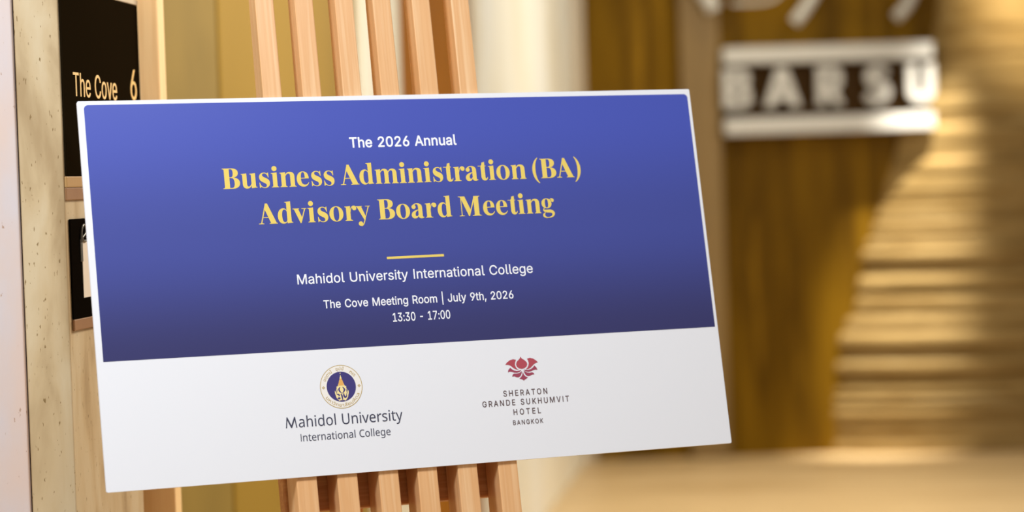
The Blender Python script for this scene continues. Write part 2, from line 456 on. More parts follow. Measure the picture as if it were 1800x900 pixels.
# sans outlines: advance, then outlines as x, y runs (1000 units to the em)
SANS = {
    ',': [188,[[38,-119,68,71,137,71,84,-119]]],
    '-': [453,[[337,244,337,188,114,188,114,244]]],
    '0': [453,[[227,-7,174,1,130,24,95,62,69,113,53,178,48,254,53,330,69,395,95,447,130,484,174,508,227,516,279,508,323,484,358,447,384,395,400,330,405,254,400,178,384,113,359,62,323,24,279,1],[227,50,261,56,290,74,313,103,330,144,340,194,344,254,340,314,330,365,313,405,290,435,261,453,227,460,192,453,163,435,140,405,123,365,113,314,109,254,113,194,123,144,140,103,163,74,192,56]]],
    '1': [453,[[76,0,76,55,391,55,391,0],[276,509,276,0,212,0,212,448,209,448,86,358,86,427,198,509]]],
    '2': [453,[[64,0,64,47,234,229,282,282,299,305,311,327,318,348,320,371,317,397,308,419,293,436,273,449,250,457,224,460,196,457,172,447,153,433,139,413,130,390,127,362,66,362,71,405,86,442,111,473,143,496,182,511,225,516,268,511,306,497,337,474,361,445,376,411,381,372,378,345,371,318,357,290,336,259,267,180,153,60,153,57,389,57,389,0]]],
    '3': [453,[[218,-7,173,-3,133,10,98,30,70,57,52,91,44,132,109,132,115,107,126,87,144,71,165,59,191,52,219,50,248,53,275,61,297,74,315,93,325,116,329,145,326,172,316,196,299,217,275,234,242,244,201,248,157,248,157,299,288,448,288,452,70,452,70,509,372,509,372,461,211,278,211,289,264,288,308,276,344,253,371,222,387,186,393,145,387,103,370,66,344,36,309,12,266,-2]]],
    '6': [453,[[226,-7,182,-1,142,15,109,40,84,74,69,115,64,162,68,199,80,239,102,285,137,340,252,509,322,509,151,261,145,261,154,275,165,288,179,299,196,307,214,312,235,314,278,309,316,295,346,271,370,240,384,201,389,157,384,112,368,73,343,39,310,14,271,-2],[226,48,254,52,279,63,299,79,314,101,324,128,327,157,324,187,314,213,299,235,279,251,254,262,226,265,198,262,174,252,153,235,138,214,128,188,125,158,128,128,138,102,153,79,174,63,198,52]]],
    '7': [453,[[97,0,323,448,323,452,62,452,62,509,391,509,391,449,165,0]]],
    '9': [453,[[226,516,271,510,310,494,343,468,368,434,384,393,389,347,385,309,373,270,350,224,315,168,200,0,130,0,301,248,307,248,299,234,287,221,273,210,257,202,238,196,218,195,175,199,137,214,106,237,83,269,68,307,64,352,69,397,85,436,110,469,143,494,182,510],[226,460,199,457,174,446,154,429,138,407,129,381,125,352,129,322,138,295,154,274,174,257,199,247,226,243,254,247,279,257,299,273,314,295,324,321,327,350,324,381,314,407,299,429,279,446,254,457]]],
    ':': [188,[[95,-4,78,-1,63,9,53,24,50,41,53,59,63,73,78,83,95,87,113,83,128,73,138,59,141,41,138,24,128,9,113,-1],[95,271,78,274,63,284,53,299,50,316,53,334,63,349,78,359,95,362,113,359,128,349,138,334,141,316,138,299,128,284,113,274]]],
    'A': [480,[[16,0,201,509,276,509,463,0,395,0,287,302,264,372,232,478,245,478,213,371,191,302,85,0],[110,142,110,199,370,199,370,142]]],
    'B': [456,[[60,0,60,509,241,509,289,504,329,491,359,469,381,442,394,410,398,374,395,344,387,320,373,301,356,286,336,275,315,267,315,262,339,257,363,245,385,227,402,203,414,173,418,136,413,100,400,67,377,39,344,18,301,4,247,0],[125,57,245,57,296,63,330,80,349,105,355,137,352,161,342,184,327,203,306,218,279,228,248,231,125,231],[125,285,238,285,265,288,288,296,308,309,323,326,333,348,336,372,330,403,313,429,283,446,240,452,125,452]]],
    'C': [510,[[267,-7,205,1,150,25,104,63,70,115,48,179,40,254,48,329,70,393,104,445,150,484,205,508,267,516,305,513,340,504,373,490,402,471,427,447,448,418,463,385,473,348,408,348,401,373,389,395,375,413,357,428,337,440,315,449,292,454,267,456,223,450,184,432,150,403,125,364,109,314,103,254,109,194,125,145,151,105,184,76,223,59,267,53,292,55,315,60,337,69,357,81,375,96,389,114,401,136,408,160,473,160,463,124,448,91,428,62,402,38,373,19,341,5,305,-4]]],
    'D': [502,[[219,0,96,0,96,57,215,57,272,63,318,81,354,110,379,149,394,198,399,255,394,312,379,361,354,399,320,428,275,446,221,452,93,452,93,509,225,509,294,501,353,478,399,441,433,391,455,329,462,255,455,181,433,119,398,68,351,31,291,8],[125,509,125,0,60,0,60,509]]],
    'E': [418,[[60,0,60,509,372,509,372,452,125,452,125,286,355,286,355,229,125,229,125,57,375,57,375,0]]],
    'G': [520,[[269,-7,205,1,149,25,104,64,69,116,47,179,40,254,47,329,69,393,103,445,149,484,203,508,265,516,304,513,340,504,374,489,403,469,429,445,449,416,465,384,474,349,408,349,399,372,387,393,373,411,356,427,337,439,315,448,291,454,265,456,222,450,183,432,150,404,125,364,109,314,103,254,109,194,125,145,151,105,184,76,224,59,269,53,309,57,345,71,374,93,396,123,410,160,415,202,434,199,283,199,283,256,478,256,478,200,471,141,451,91,419,50,377,19,326,0]]],
    'H': [517,[[60,0,60,509,125,509,125,289,392,289,392,509,457,509,457,0,392,0,392,232,125,232,125,0]]],
    'I': [300,[[31,0,31,57,118,57,118,452,31,452,31,509,269,509,269,452,183,452,183,57,269,57,269,0]]],
    'J': [396,[[185,-7,124,3,75,33,44,81,33,145,33,173,98,173,98,145,104,104,122,74,149,56,185,50,220,56,248,74,266,104,272,145,272,509,336,509,336,145,326,81,294,33,246,3]]],
    'K': [467,[[104,145,104,216,139,261,174,303,212,344,364,509,448,509,231,276,228,276],[60,0,60,509,125,509,125,334,124,225,125,193,125,0],[372,0,188,259,228,309,449,0]]],
    'L': [393,[[60,0,60,509,125,509,125,57,361,57,361,0]]],
    'M': [628,[[60,0,60,509,152,509,277,187,287,159,299,123,311,84,322,49,307,49,318,83,330,121,342,158,352,187,476,509,568,509,568,0,504,0,504,291,504,327,505,369,506,413,507,457,513,457,498,409,482,363,467,322,456,291,342,0,286,0,170,291,159,321,145,361,129,408,112,457,119,457,120,416,121,372,122,328,122,291,122,0]]],
    'N': [523,[[60,0,60,509,136,509,343,183,363,151,388,107,414,55,405,54,401,108,399,157,399,195,399,509,463,509,463,0,387,0,202,290,177,331,148,381,108,452,119,454,122,384,124,328,125,291,125,0]]],
    'O': [533,[[267,-7,205,1,150,25,105,63,70,115,48,179,40,254,48,329,70,393,105,445,150,484,205,508,267,516,329,508,384,484,429,445,464,393,486,329,493,254,486,179,464,115,429,63,384,25,329,1],[267,53,310,59,349,76,383,105,408,144,425,194,430,254,425,314,408,365,383,404,349,433,310,450,267,456,223,450,184,433,151,404,125,364,109,314,103,254,109,194,125,144,151,105,184,76,223,59]]],
    'R': [449,[[60,0,60,509,236,509,290,504,333,489,367,465,390,433,405,395,409,352,405,309,390,271,367,240,333,217,289,203,236,198,96,198,96,255,234,255,269,258,298,267,319,281,334,300,342,324,345,352,342,380,334,405,319,425,298,440,269,449,233,452,125,452,125,0],[353,0,230,229,303,229,428,0]]],
    'S': [446,[[224,-9,172,-4,128,9,91,31,64,60,46,96,38,137,104,137,110,110,123,88,142,71,166,59,194,52,224,49,257,52,286,60,311,74,329,92,341,114,346,139,342,161,332,179,316,193,296,205,245,222,184,239,128,260,86,289,60,326,52,372,58,413,75,448,102,476,138,498,180,511,227,516,275,511,316,498,351,476,377,449,394,415,401,378,337,378,326,412,302,437,267,453,225,459,194,456,167,448,145,435,129,418,118,398,115,376,119,352,131,334,148,319,169,308,212,293,264,279,312,264,336,252,359,238,379,220,395,198,405,171,408,139,403,99,386,64,360,34,323,11,278,-4]]],
    'T': [448,[[32,452,32,509,417,509,417,452,257,452,257,0,193,0,193,452]]],
    'U': [517,[[259,-8,203,-2,154,15,114,43,85,80,66,124,60,173,60,509,124,509,124,178,128,144,141,113,160,87,187,68,220,56,259,52,298,56,331,68,357,87,377,113,389,144,393,178,393,509,457,509,457,173,451,124,433,80,403,43,363,15,315,-2]]],
    'V': [480,[[204,0,16,509,84,509,192,206,215,137,248,31,235,31,267,138,290,206,395,509,463,509,278,0]]],
    'a': [389,[[160,-9,126,-5,94,5,68,22,48,45,35,73,30,108,34,138,43,161,58,179,78,193,100,203,125,211,178,220,234,227,252,230,265,235,273,243,276,255,276,257,273,279,267,297,256,311,240,322,220,329,196,331,171,329,149,322,132,313,118,301,107,288,100,274,41,291,57,322,79,346,104,364,133,375,163,382,194,384,239,379,263,372,286,360,306,343,322,320,333,290,337,251,337,0,277,0,277,52,272,52,252,25,236,12,215,1,190,-6],[170,45,202,49,228,59,248,74,263,93,272,115,276,138,276,190,259,182,231,176,200,171,175,168,134,159,117,150,103,139,95,124,92,105,94,87,102,72,114,61,130,52,149,47]]],
    'd': [424,[[195,-8,151,-2,111,16,79,45,55,84,39,133,34,189,39,245,55,293,79,332,112,361,151,378,196,384,228,381,253,373,272,360,287,346,306,319,311,319,311,509,372,509,372,0,313,0,313,59,307,59,287,31,272,17,252,4,227,-5],[205,47,236,51,263,65,284,86,299,115,309,150,312,189,309,229,300,263,284,291,263,312,237,325,205,330,172,325,145,311,124,290,108,261,99,227,96,189,99,151,109,117,124,88,145,66,172,51]]],
    'e': [404,[[212,-8,161,-2,117,16,82,46,56,85,40,132,34,187,39,242,55,290,81,329,115,359,157,378,205,384,236,382,266,374,294,361,319,341,341,315,357,282,368,242,371,194,371,169,75,169,75,221,338,221,310,202,307,237,298,269,283,294,263,314,237,326,205,330,173,326,146,313,125,294,109,270,99,241,96,211,96,178,100,139,110,106,128,80,151,61,179,50,212,46,234,48,254,53,271,61,285,73,297,88,306,105,365,91,353,63,335,39,311,19,283,4,249,-5]]],
    'g': [425,[[207,-151,168,-148,134,-140,105,-127,82,-110,64,-91,51,-69,101,-41,122,-66,136,-78,154,-88,178,-95,207,-97,249,-92,282,-75,304,-47,311,-6,311,68,306,68,287,41,272,28,252,16,227,8,195,5,152,10,113,27,80,53,55,90,39,136,34,191,39,246,55,293,80,332,112,361,152,378,196,384,228,382,253,373,273,360,288,346,308,319,313,319,313,379,372,379,372,-9,367,-54,350,-90,324,-117,291,-136,251,-147],[205,59,237,63,264,75,285,95,300,121,309,154,312,193,309,231,300,264,285,291,264,312,237,325,205,330,172,325,145,312,124,290,109,262,99,229,96,193,99,155,109,123,124,96,145,76,172,63]]],
    'h': [410,[[114,227,114,0,53,0,53,509,114,509,114,287,102,287,124,332,152,362,187,379,227,384,264,380,295,369,321,349,341,321,353,285,357,240,357,0,296,0,296,235,290,275,273,304,246,323,210,329,184,326,161,317,141,303,126,283,117,257]]],
    'i': [166,[[53,0,53,379,114,379,114,0],[84,443,67,446,54,455,44,468,41,483,44,499,54,512,67,521,84,524,100,521,114,512,123,499,126,483,123,468,114,455,100,446]]],
    'l': [189,[[139,-2,101,3,74,20,58,47,53,84,53,509,114,509,114,99,115,77,120,62,130,54,146,52,160,53,170,54,181,3,162,-1]]],
    'm': [610,[[53,0,53,379,112,379,112,295,108,295,118,323,132,346,151,363,172,376,195,384,219,386,257,380,287,361,309,331,321,295,312,295,322,321,337,343,357,361,381,375,407,383,437,386,468,383,497,372,522,354,541,328,553,296,557,255,557,0,496,0,496,254,490,289,473,313,447,326,419,330,395,328,374,320,358,307,345,290,338,270,335,247,335,0,274,0,274,260,269,288,253,311,229,326,199,330,178,328,158,320,140,307,126,289,117,266,114,238,114,0]]],
    'n': [410,[[114,227,114,0,53,0,53,379,112,379,112,287,102,287,124,332,152,362,187,379,227,384,264,380,295,369,321,349,341,321,353,285,357,240,357,0,296,0,296,235,290,275,273,304,246,323,210,329,184,326,161,317,141,303,126,283,117,257]]],
    'o': [415,[[207,-8,159,-2,117,16,82,46,56,85,40,133,34,187,40,243,56,291,82,330,117,360,159,378,207,384,256,378,299,360,333,330,359,291,376,243,381,187,376,133,359,85,333,46,299,16,256,-2],[207,46,242,51,270,66,292,89,307,117,316,151,319,187,316,224,307,258,292,287,270,310,242,325,207,330,173,325,145,310,124,287,108,258,99,224,96,187,99,151,108,117,124,89,145,66,173,51]]],
    'r': [259,[[53,0,53,379,112,379,112,321,115,321,130,347,152,367,181,380,213,385,229,384,243,384,243,322,230,324,207,326,182,323,159,315,140,301,126,284,117,262,114,237,114,0]]],
    's': [365,[[182,-8,145,-5,112,3,84,18,62,38,45,63,36,94,94,107,105,79,124,60,150,49,181,45,217,50,244,62,262,81,268,103,265,121,254,136,237,147,212,155,149,170,104,186,72,208,53,237,47,274,51,305,65,332,87,354,115,370,149,381,187,384,223,381,254,372,279,358,299,339,314,316,324,290,268,277,258,298,243,316,219,328,187,333,156,329,131,317,114,299,109,277,112,258,124,243,144,232,172,223,229,209,275,194,306,171,325,142,331,107,326,75,312,47,290,24,260,6,223,-5]]],
    't': [227,[[204,379,204,327,6,327,6,379],[65,471,126,471,126,98,128,76,136,61,150,53,170,50,185,51,202,54,213,2,192,-3,168,-4,125,2,92,21,72,52,65,93]]],
    'u': [410,[[182,-5,146,-1,115,11,89,31,69,59,57,95,53,139,53,379,114,379,114,144,119,105,137,75,164,56,200,50,226,53,249,62,268,77,283,97,293,122,296,153,296,379,357,379,357,0,298,0,298,92,307,92,286,47,257,17,222,0]]],
    'v': [389,[[163,0,17,379,84,379,165,155,187,87,206,21,184,21,203,87,224,155,305,379,371,379,226,0]]],
    'y': [389,[[47,-139,61,-86,71,-87,88,-90,104,-89,118,-84,130,-74,141,-58,151,-36,163,-1,17,379,84,379,165,155,187,87,206,21,184,21,202,87,224,155,305,379,371,379,204,-58,191,-85,177,-107,159,-124,139,-136,117,-143,91,-145,65,-143]]],
    '|': [230,[[141,673,141,-164,88,-164,88,673]]],
}
HUMANIST = {
    'C': [506,[[323,517,280,513,241,502,206,482,178,456,155,423,139,383,129,337,125,286,131,220,147,164,175,117,213,83,262,62,322,55,359,57,394,62,460,78,460,15,427,5,393,-2,356,-7,312,-8,232,1,166,28,115,72,78,131,56,203,49,287,53,349,67,406,89,456,120,499,159,534,206,559,261,575,324,581,367,578,409,572,448,561,482,547,453,486,394,508,360,515]]],
    'I': [271,[[239,0,32,0,32,42,99,57,99,515,32,531,32,573,239,573,239,531,172,515,172,57,239,42]]],
    'M': [727,[[330,0,142,502,139,502,142,461,144,407,144,347,144,0,78,0,78,573,184,573,361,103,364,103,544,573,650,573,650,0,578,0,578,352,579,408,581,460,584,501,581,501,390,0]]],
    'U': [586,[[513,202,507,146,489,95,459,52,416,20,360,-1,290,-8,196,7,128,50,86,118,72,204,72,573,144,573,144,201,154,139,182,93,228,64,294,55,342,59,379,73,407,96,427,126,438,161,442,202,442,573,513,573]]],
    'a': [450,[[231,437,299,428,347,403,376,358,385,293,385,0,334,0,320,61,317,61,298,40,279,22,258,9,234,-1,206,-6,172,-8,136,-5,103,6,75,23,55,48,41,80,37,119,50,176,87,219,152,245,243,257,316,259,316,285,310,330,293,359,265,375,227,380,194,378,163,370,106,347,84,400,115,414,151,426,190,434],[252,208,184,200,141,182,118,155,110,119,115,87,132,66,157,53,188,49,238,56,279,79,306,117,315,172,315,210]]],
    'd': [493,[[221,-8,148,6,92,48,56,117,44,214,56,311,93,381,149,424,221,438,253,436,280,429,303,420,323,407,340,391,354,374,359,374,356,405,354,438,354,609,425,609,425,0,368,0,358,58,354,58,340,40,323,24,303,11,279,1,252,-6],[232,51,290,60,328,88,348,135,355,200,355,213,349,284,329,336,291,369,231,379,181,368,146,334,124,281,117,213,124,144,146,93,181,61]]],
    'e': [452,[[234,438,286,432,329,414,364,385,390,346,406,299,411,244,411,201,117,201,127,137,154,90,197,62,254,52,293,54,327,60,392,82,392,20,359,8,327,-1,292,-6,251,-8,194,-2,143,17,101,48,70,91,51,146,44,212,50,277,68,333,96,378,134,411,181,431],[233,380,188,372,154,348,130,309,119,257,338,257,335,292,326,322,312,346,292,364,266,376]]],
    'g': [493,[[221,438,261,434,297,422,329,402,355,373,359,373,369,430,425,430,425,-7,420,-63,404,-109,378,-146,341,-172,293,-187,233,-192,188,-191,147,-186,110,-177,78,-165,78,-100,111,-114,149,-125,191,-132,237,-134,286,-126,324,-101,347,-63,355,-13,355,4,356,32,358,57,354,57,329,28,299,8,263,-4,221,-8,147,7,91,51,56,121,44,214,56,306,91,377,147,423],[230,379,197,374,169,359,147,336,130,303,120,262,117,213,124,143,146,92,182,60,232,50,262,52,288,58,309,69,326,85,340,105,349,131,354,161,356,197,356,214,353,267,343,309,326,340,302,362,270,374]]],
    'h': [495,[[139,431,138,399,135,370,140,370,155,391,174,407,196,420,221,429,247,435,273,437,321,433,360,421,391,400,413,370,426,330,431,280,431,0,361,0,361,275,355,321,338,353,308,372,265,379,222,374,189,360,166,338,150,308,142,269,139,222,139,0,68,0,68,609,139,609]]],
    'i': [207,[[139,430,139,0,68,0,68,430],[104,591,119,588,133,580,142,566,145,546,142,526,133,512,119,504,104,501,88,504,75,512,66,526,63,546,66,566,75,580,88,588]]],
    'l': [207,[[139,0,68,0,68,609,139,609]]],
    'n': [495,[[275,438,343,429,391,401,421,352,431,280,431,0,361,0,361,275,355,321,338,353,308,372,265,379,204,368,166,338,146,289,139,223,139,0,68,0,68,430,125,430,136,371,140,371,156,392,175,409,198,422,222,431,248,436]]],
    'o': [485,[[442,216,438,165,428,121,411,82,388,51,359,25,324,7,285,-4,241,-8,200,-4,163,7,129,25,100,51,77,82,59,121,48,165,44,216,50,282,68,336,97,380,137,412,186,431,244,438,299,431,347,412,387,380,417,336,436,282],[117,216,120,169,130,128,147,95,172,71,203,56,243,51,282,56,314,71,339,95,356,128,366,169,369,216,365,263,355,303,338,335,314,359,282,374,242,379,185,368,147,335,124,284]]],
    'r': [331,[[269,438,295,437,319,433,310,368,287,372,264,374,240,371,217,363,195,351,176,334,161,313,149,289,141,261,139,229,139,0,68,0,68,430,126,430,134,351,137,351,152,374,170,395,191,413,214,426,240,435]]],
    's': [384,[[348,119,343,80,327,49,302,24,268,6,226,-4,176,-8,135,-6,99,-1,68,8,42,19,42,83,104,60,141,52,178,49,224,53,256,66,274,86,280,112,278,128,271,141,259,154,239,167,174,196,103,228,76,245,57,266,45,292,41,324,52,372,85,408,137,430,202,438,240,436,275,430,308,421,339,409,315,353,258,372,228,378,197,380,159,377,131,366,114,350,108,328,111,312,119,298,133,286,154,274,219,246,289,215,314,197,333,176,344,150]]],
    't': [289,[[212,50,245,53,272,59,272,5,240,-4,200,-8,167,-5,138,4,112,20,91,44,78,79,74,125,74,375,13,375,13,409,75,437,103,528,144,528,144,430,269,430,269,375,144,375,144,127,149,93,163,69,185,54]]],
    'v': [407,[[163,0,0,430,75,430,167,176,180,137,193,96,201,63,204,63,214,96,227,138,241,176,332,430,407,430,244,0]]],
    'y': [409,[[1,430,76,430,169,185,184,144,196,105,205,68,209,68,224,121,245,186,333,430,409,430,224,-59,207,-97,188,-130,165,-156,138,-176,106,-188,67,-192,34,-190,9,-186,9,-130,30,-133,56,-135,79,-132,99,-126,116,-114,130,-99,142,-80,152,-59,174,-2]]],
}
# ring lettering of the round seal: three words above, one below
RING = [
    [1911,[[191,-7,79,32,42,155,43,186,45,218,191,218,191,169,103,169,103,155,113,87,142,53,189,43,243,55,279,98,291,187,280,271,244,320,175,336,132,332,92,321,54,302,54,360,88,373,132,383,183,387,282,362,337,293,354,187,338,83,287,16],[589,-7,499,20,454,93,442,198,455,307,492,368,553,387,595,379,619,351,621,351,646,379,689,387,758,363,783,290,783,0,721,0,721,289,709,326,680,336,650,326,639,294,600,294,585,327,559,336,517,303,503,197,511,115,538,63,596,44,619,46,637,49,643,2,618,-5],[743,-136,708,-124,696,-91,708,-57,743,-46,778,-57,791,-91,778,-124],[1030,-7,940,20,895,93,883,198,896,307,933,368,994,387,1036,379,1060,351,1062,351,1087,379,1130,387,1199,363,1224,290,1224,0,1162,0,1162,289,1150,326,1121,336,1091,326,1080,294,1041,294,1026,327,1000,336,958,303,945,197,952,115,979,63,1037,44,1060,46,1078,49,1084,2,1059,-5],[1444,0,1444,270,1428,320,1376,336,1329,329,1287,311,1287,366,1327,380,1388,387,1450,377,1491,342,1506,279,1506,0],[1749,-7,1679,7,1633,51,1618,126,1618,380,1680,380,1680,130,1701,67,1762,45,1837,76,1864,160,1864,380,1926,380,1926,0,1874,0,1872,56,1868,56,1825,11],[1876,424,1821,440,1801,486,1821,533,1876,549,1931,533,1952,486,1931,440],[1876,456,1901,465,1910,486,1901,508,1876,516,1851,508,1843,486,1851,465]]],
    [1167,[[191,-7,79,32,42,155,43,186,45,218,191,218,191,169,103,169,103,155,113,87,142,53,189,43,243,55,279,98,291,187,280,271,244,320,175,336,132,332,92,321,54,302,54,360,88,373,132,383,183,387,282,362,337,293,354,187,338,83,287,16],[281,-181,281,-107,266,-90,258,-91,251,-93,246,-51,269,-46,288,-44,324,-56,336,-87,336,-181],[607,-7,490,31,454,137,454,380,516,380,516,137,538,67,607,44,676,67,699,137,699,517,761,517,761,137,725,31],[1057,-7,980,11,936,60,933,60,930,0,879,0,879,380,941,380,941,160,953,100,989,59,1044,45,1105,67,1126,130,1126,380,1187,380,1187,126,1172,51,1127,7],[1132,424,1078,440,1058,486,1078,533,1132,549,1188,533,1209,486,1188,440],[1132,456,1158,465,1166,486,1158,508,1132,516,1108,508,1099,486,1108,465]]],
    [886,[[53,0,53,132,72,195,121,223,122,225,46,254,46,277,64,330,118,371,202,387,280,373,338,331,360,256,360,0,298,0,298,250,270,316,201,336,134,318,109,273,184,236,178,202,133,186,114,132,114,0],[558,-7,522,-1,494,21,483,66,483,380,544,380,544,74,551,51,574,44,587,45,600,49,608,3,583,-5],[784,-7,708,1,648,20,666,70,700,58,740,48,785,44,846,58,870,98,862,126,835,147,788,166,715,195,669,233,653,287,669,339,717,374,802,387,864,381,911,365,911,313,881,324,843,333,800,336,734,322,715,290,724,264,753,244,811,222,872,196,916,160,932,104,918,50,871,9]]],
    [4917,[[239,-7,163,11,119,60,116,60,112,0,62,0,62,380,123,380,123,160,136,100,171,59,227,45,288,67,308,130,308,380,370,380,370,126,354,51,309,7],[488,0,488,380,549,380,549,216,551,216,709,380,782,380,782,378,549,143,549,0],[723,0,723,134,698,198,616,221,652,266,725,250,770,205,785,135,785,0],[997,0,997,270,981,320,929,336,882,329,840,311,840,366,879,380,940,387,1003,377,1044,342,1058,279,1058,0],[1247,-7,1195,-1,1141,19,1160,67,1195,51,1240,44,1320,82,1349,191,1319,299,1229,336,1184,331,1144,316,1144,368,1188,383,1236,387,1337,362,1394,294,1412,191,1371,46],[1099,440,1099,467,1150,490,1394,490,1394,440],[1514,0,1514,380,1557,380,1568,320,1571,320,1614,369,1689,387,1760,373,1806,329,1822,254,1822,0,1760,0,1760,250,1739,313,1678,335,1622,320,1587,278,1576,220,1576,0],[2080,-6,1991,8,1942,49,1927,112,1937,163,1960,191,1990,202,1990,205,1960,219,1935,246,1925,290,1936,336,1972,371,2038,385,2073,382,2101,374,2089,327,2070,332,2044,334,2001,321,1988,285,2000,248,2031,231,2071,227,2084,227,2084,182,2071,182,2009,167,1990,117,1998,80,2025,54,2080,44,2136,54,2164,82,2172,126,2172,380,2234,380,2234,130,2197,26],[2454,0,2454,270,2438,320,2386,336,2339,329,2297,311,2297,366,2336,380,2397,387,2460,377,2501,342,2515,279,2515,0],[2850,0,2850,253,2830,317,2761,336,2695,327,2635,301,2635,359,2690,378,2767,387,2831,379,2876,355,2902,314,2911,257,2911,0],[2731,-7,2638,21,2605,102,2647,191,2784,227,2863,232,2863,181,2792,176,2695,154,2668,103,2688,58,2743,43,2764,45,2783,49,2793,3,2764,-5],[2818,440,2771,449,2746,470,2738,498,2741,520,2749,540,2801,531,2798,522,2797,510,2802,494,2821,488,2997,488,2997,440],[3170,-6,3080,8,3032,49,3017,112,3026,163,3050,191,3079,202,3079,205,3050,219,3025,246,3015,290,3026,336,3062,371,3128,385,3162,382,3190,374,3179,327,3159,332,3134,334,3091,321,3077,285,3089,248,3120,231,3160,227,3173,227,3173,182,3160,182,3099,167,3079,117,3087,80,3115,54,3170,44,3225,54,3253,82,3261,126,3261,380,3323,380,3323,130,3286,26],[3619,-7,3542,11,3498,60,3495,60,3492,0,3441,0,3441,380,3503,380,3503,160,3515,100,3550,59,3606,45,3667,67,3687,130,3687,380,3749,380,3749,126,3733,51,3689,7],[3867,0,3867,380,3929,380,3929,216,3931,216,4089,380,4161,380,4161,378,3929,143,3929,0],[4103,0,4103,134,4078,198,3995,221,4031,266,4104,250,4149,205,4164,135,4164,0],[3856,440,3856,467,3906,490,4150,490,4150,440],[4398,-7,4311,19,4267,89,4254,187,4266,285,4301,346,4355,378,4424,387,4515,371,4567,325,4583,253,4583,0,4522,0,4522,248,4501,313,4426,336,4369,324,4330,280,4316,187,4324,114,4352,63,4408,44,4427,46,4445,50,4451,2,4425,-5],[4918,0,4918,253,4898,317,4829,336,4763,327,4703,301,4703,359,4758,378,4835,387,4899,379,4943,355,4970,314,4979,257,4979,0],[4799,-7,4706,21,4673,102,4715,191,4852,227,4931,232,4931,181,4860,176,4762,154,4736,103,4756,58,4811,43,4832,45,4851,49,4861,3,4832,-5]]],
]

# plain capital I, an l with a curved foot and a splayed M, as in the lettering on the board
SANS['I'] = [190, [[64, 0, 64, 509, 126, 509, 126, 0]]]
SANS['l'] = [204, [[60, 524, 121, 524, 121, 96, 125, 70, 138, 56, 160, 52, 186, 54, 186, 2, 160, -5, 120, -3, 86, 14, 66, 46, 60, 92]]]
HUMANIST['I'] = [212, [[80, 0, 80, 573, 140, 573, 140, 0]]]
HUMANIST['M'] = [762, [[20, 0, 100, 573, 156, 573, 356, 140, 556, 573, 612, 573, 692, 0, 630, 0, 578, 410, 384, 0, 328, 0, 134, 410, 82, 0]]]


def cap_of(font):
    return max(font['I'][1][0][1::2])


def embolden(pieces, d):
    """thicken pieces of lettering evenly: the outlines repeated on a small circle of radius d"""
    if d <= 0:
        return pieces
    ring = [(d * math.cos(math.pi * k / 4), d * math.sin(math.pi * k / 4)) for k in range(8)]
    return [[[(q[0] + ox, q[1] + oy) for q in lp] for lp in pc] for pc in pieces for ox, oy in ring]


def signed(l):
    return sum(l[i - 1][0] * l[i][1] - l[i][0] * l[i - 1][1] for i in range(len(l)))


def inside(p, l):
    hit = False
    for i in range(len(l)):
        (xa, ya), (xb, yb) = l[i - 1], l[i]
        if (ya > p[1]) != (yb > p[1]) and p[0] < xa + (p[1] - ya) / (yb - ya) * (xb - xa):
            hit = not hit
    return hit


def split_glyph(loops):
    """each stroke of a glyph as a piece of its own, with the holes that lie in it"""
    sgn = signed(max(loops, key=lambda l: abs(signed(l)))) > 0
    solid = [[l] for l in loops if (signed(l) > 0) == sgn]
    for h in loops:
        if (signed(h) > 0) != sgn:
            for pc in solid:
                if inside(h[0], pc[0]):
                    pc.append(h)
                    break
    return solid


def sans_line(s, font, x0, x1, base, cap, weight=0, track=None):
    """pieces of a line of lettering from x0 to x1 (fitted), capital height cap"""
    k = cap / cap_of(font)
    x, raw = 0.0, []
    n = 0
    for ch in s:
        if ch == ' ':
            x += 245
            n += 1
            continue
        adv, cs = font[ch]
        raw.append((x, n, [list(zip(c[0::2], c[1::2])) for c in cs]))
        x += adv
        n += 1
    lo = min(q[0] + ox for ox, j, l in raw for c in l for q in c)
    hi = max(q[0] + ox for ox, j, l in raw for c in l for q in c)
    if track is None:
        kx, tr = (x1 - x0) / (hi - lo), 0
    else:
        kx, tr = k * track, ((x1 - x0) / (k * track) - (hi - lo)) / (len(s) - 1)
    return [[[(x0 + (q[0] + ox + tr * j - lo) * kx, base + q[1] * k) for q in c] for c in pc] for ox, j, l in raw for pc in embolden(split_glyph(l), weight)]


# ------------------------------------------------------------------ the setting
bm = bmesh.new()
add_box(bm, -3.5, 7.0, -1.5, 13.5, -0.05, 0.0)
struct(put('floor', done(bm, 'floor'), M['floor_stone']))

# stone wall on the left: a narrow face towards the room and a long face running away from it
CX, CY = -0.5771, 2.95
DX, DY = 0.1287, 0.9917
END = 0.30
bm = bmesh.new()
add_prism(bm, [(CX, CY), (CX + DX * END, CY + DY * END), (-1.05, CY + DY * END), (-1.05, 3.2), (-0.6345, 3.2), (-0.6345, CY)], 0.0, 3.0)
struct(put('wall_left', done(bm, 'wall_left', 0.0015), M['stone']))
bm = bmesh.new()
add_box(bm, -2.4, -0.6358, 2.944, 3.2, 0.0, 3.0)
struct(put('wall_front', done(bm, 'wall_front', 0.002), M['pink_stone']))
# oak jamb at the far end of the stone wall
bm = bmesh.new()
add_box(bm, -0.80, -0.5008, 3.30, 3.36, 0.0, 3.0)
struct(put('trim_1', done(bm, 'trim_1', 0.003), M['trim_light']))


def corridor(Y, off=0.0):
    return (0.384 - 0.129 * (11.9 - Y) + off, Y)


def corridor_wall(name, y0, y1, off, mat, z1=3.6, bevel=0.004):
    a, b = corridor(y0, off), corridor(y1, off)
    bm = bmesh.new()
    add_prism(bm, [a, b, (b[0] - 0.3 - off, b[1]), (a[0] - 0.3 - off, a[1])], 0.0, z1)
    return struct(put(name, done(bm, name, bevel), mat))


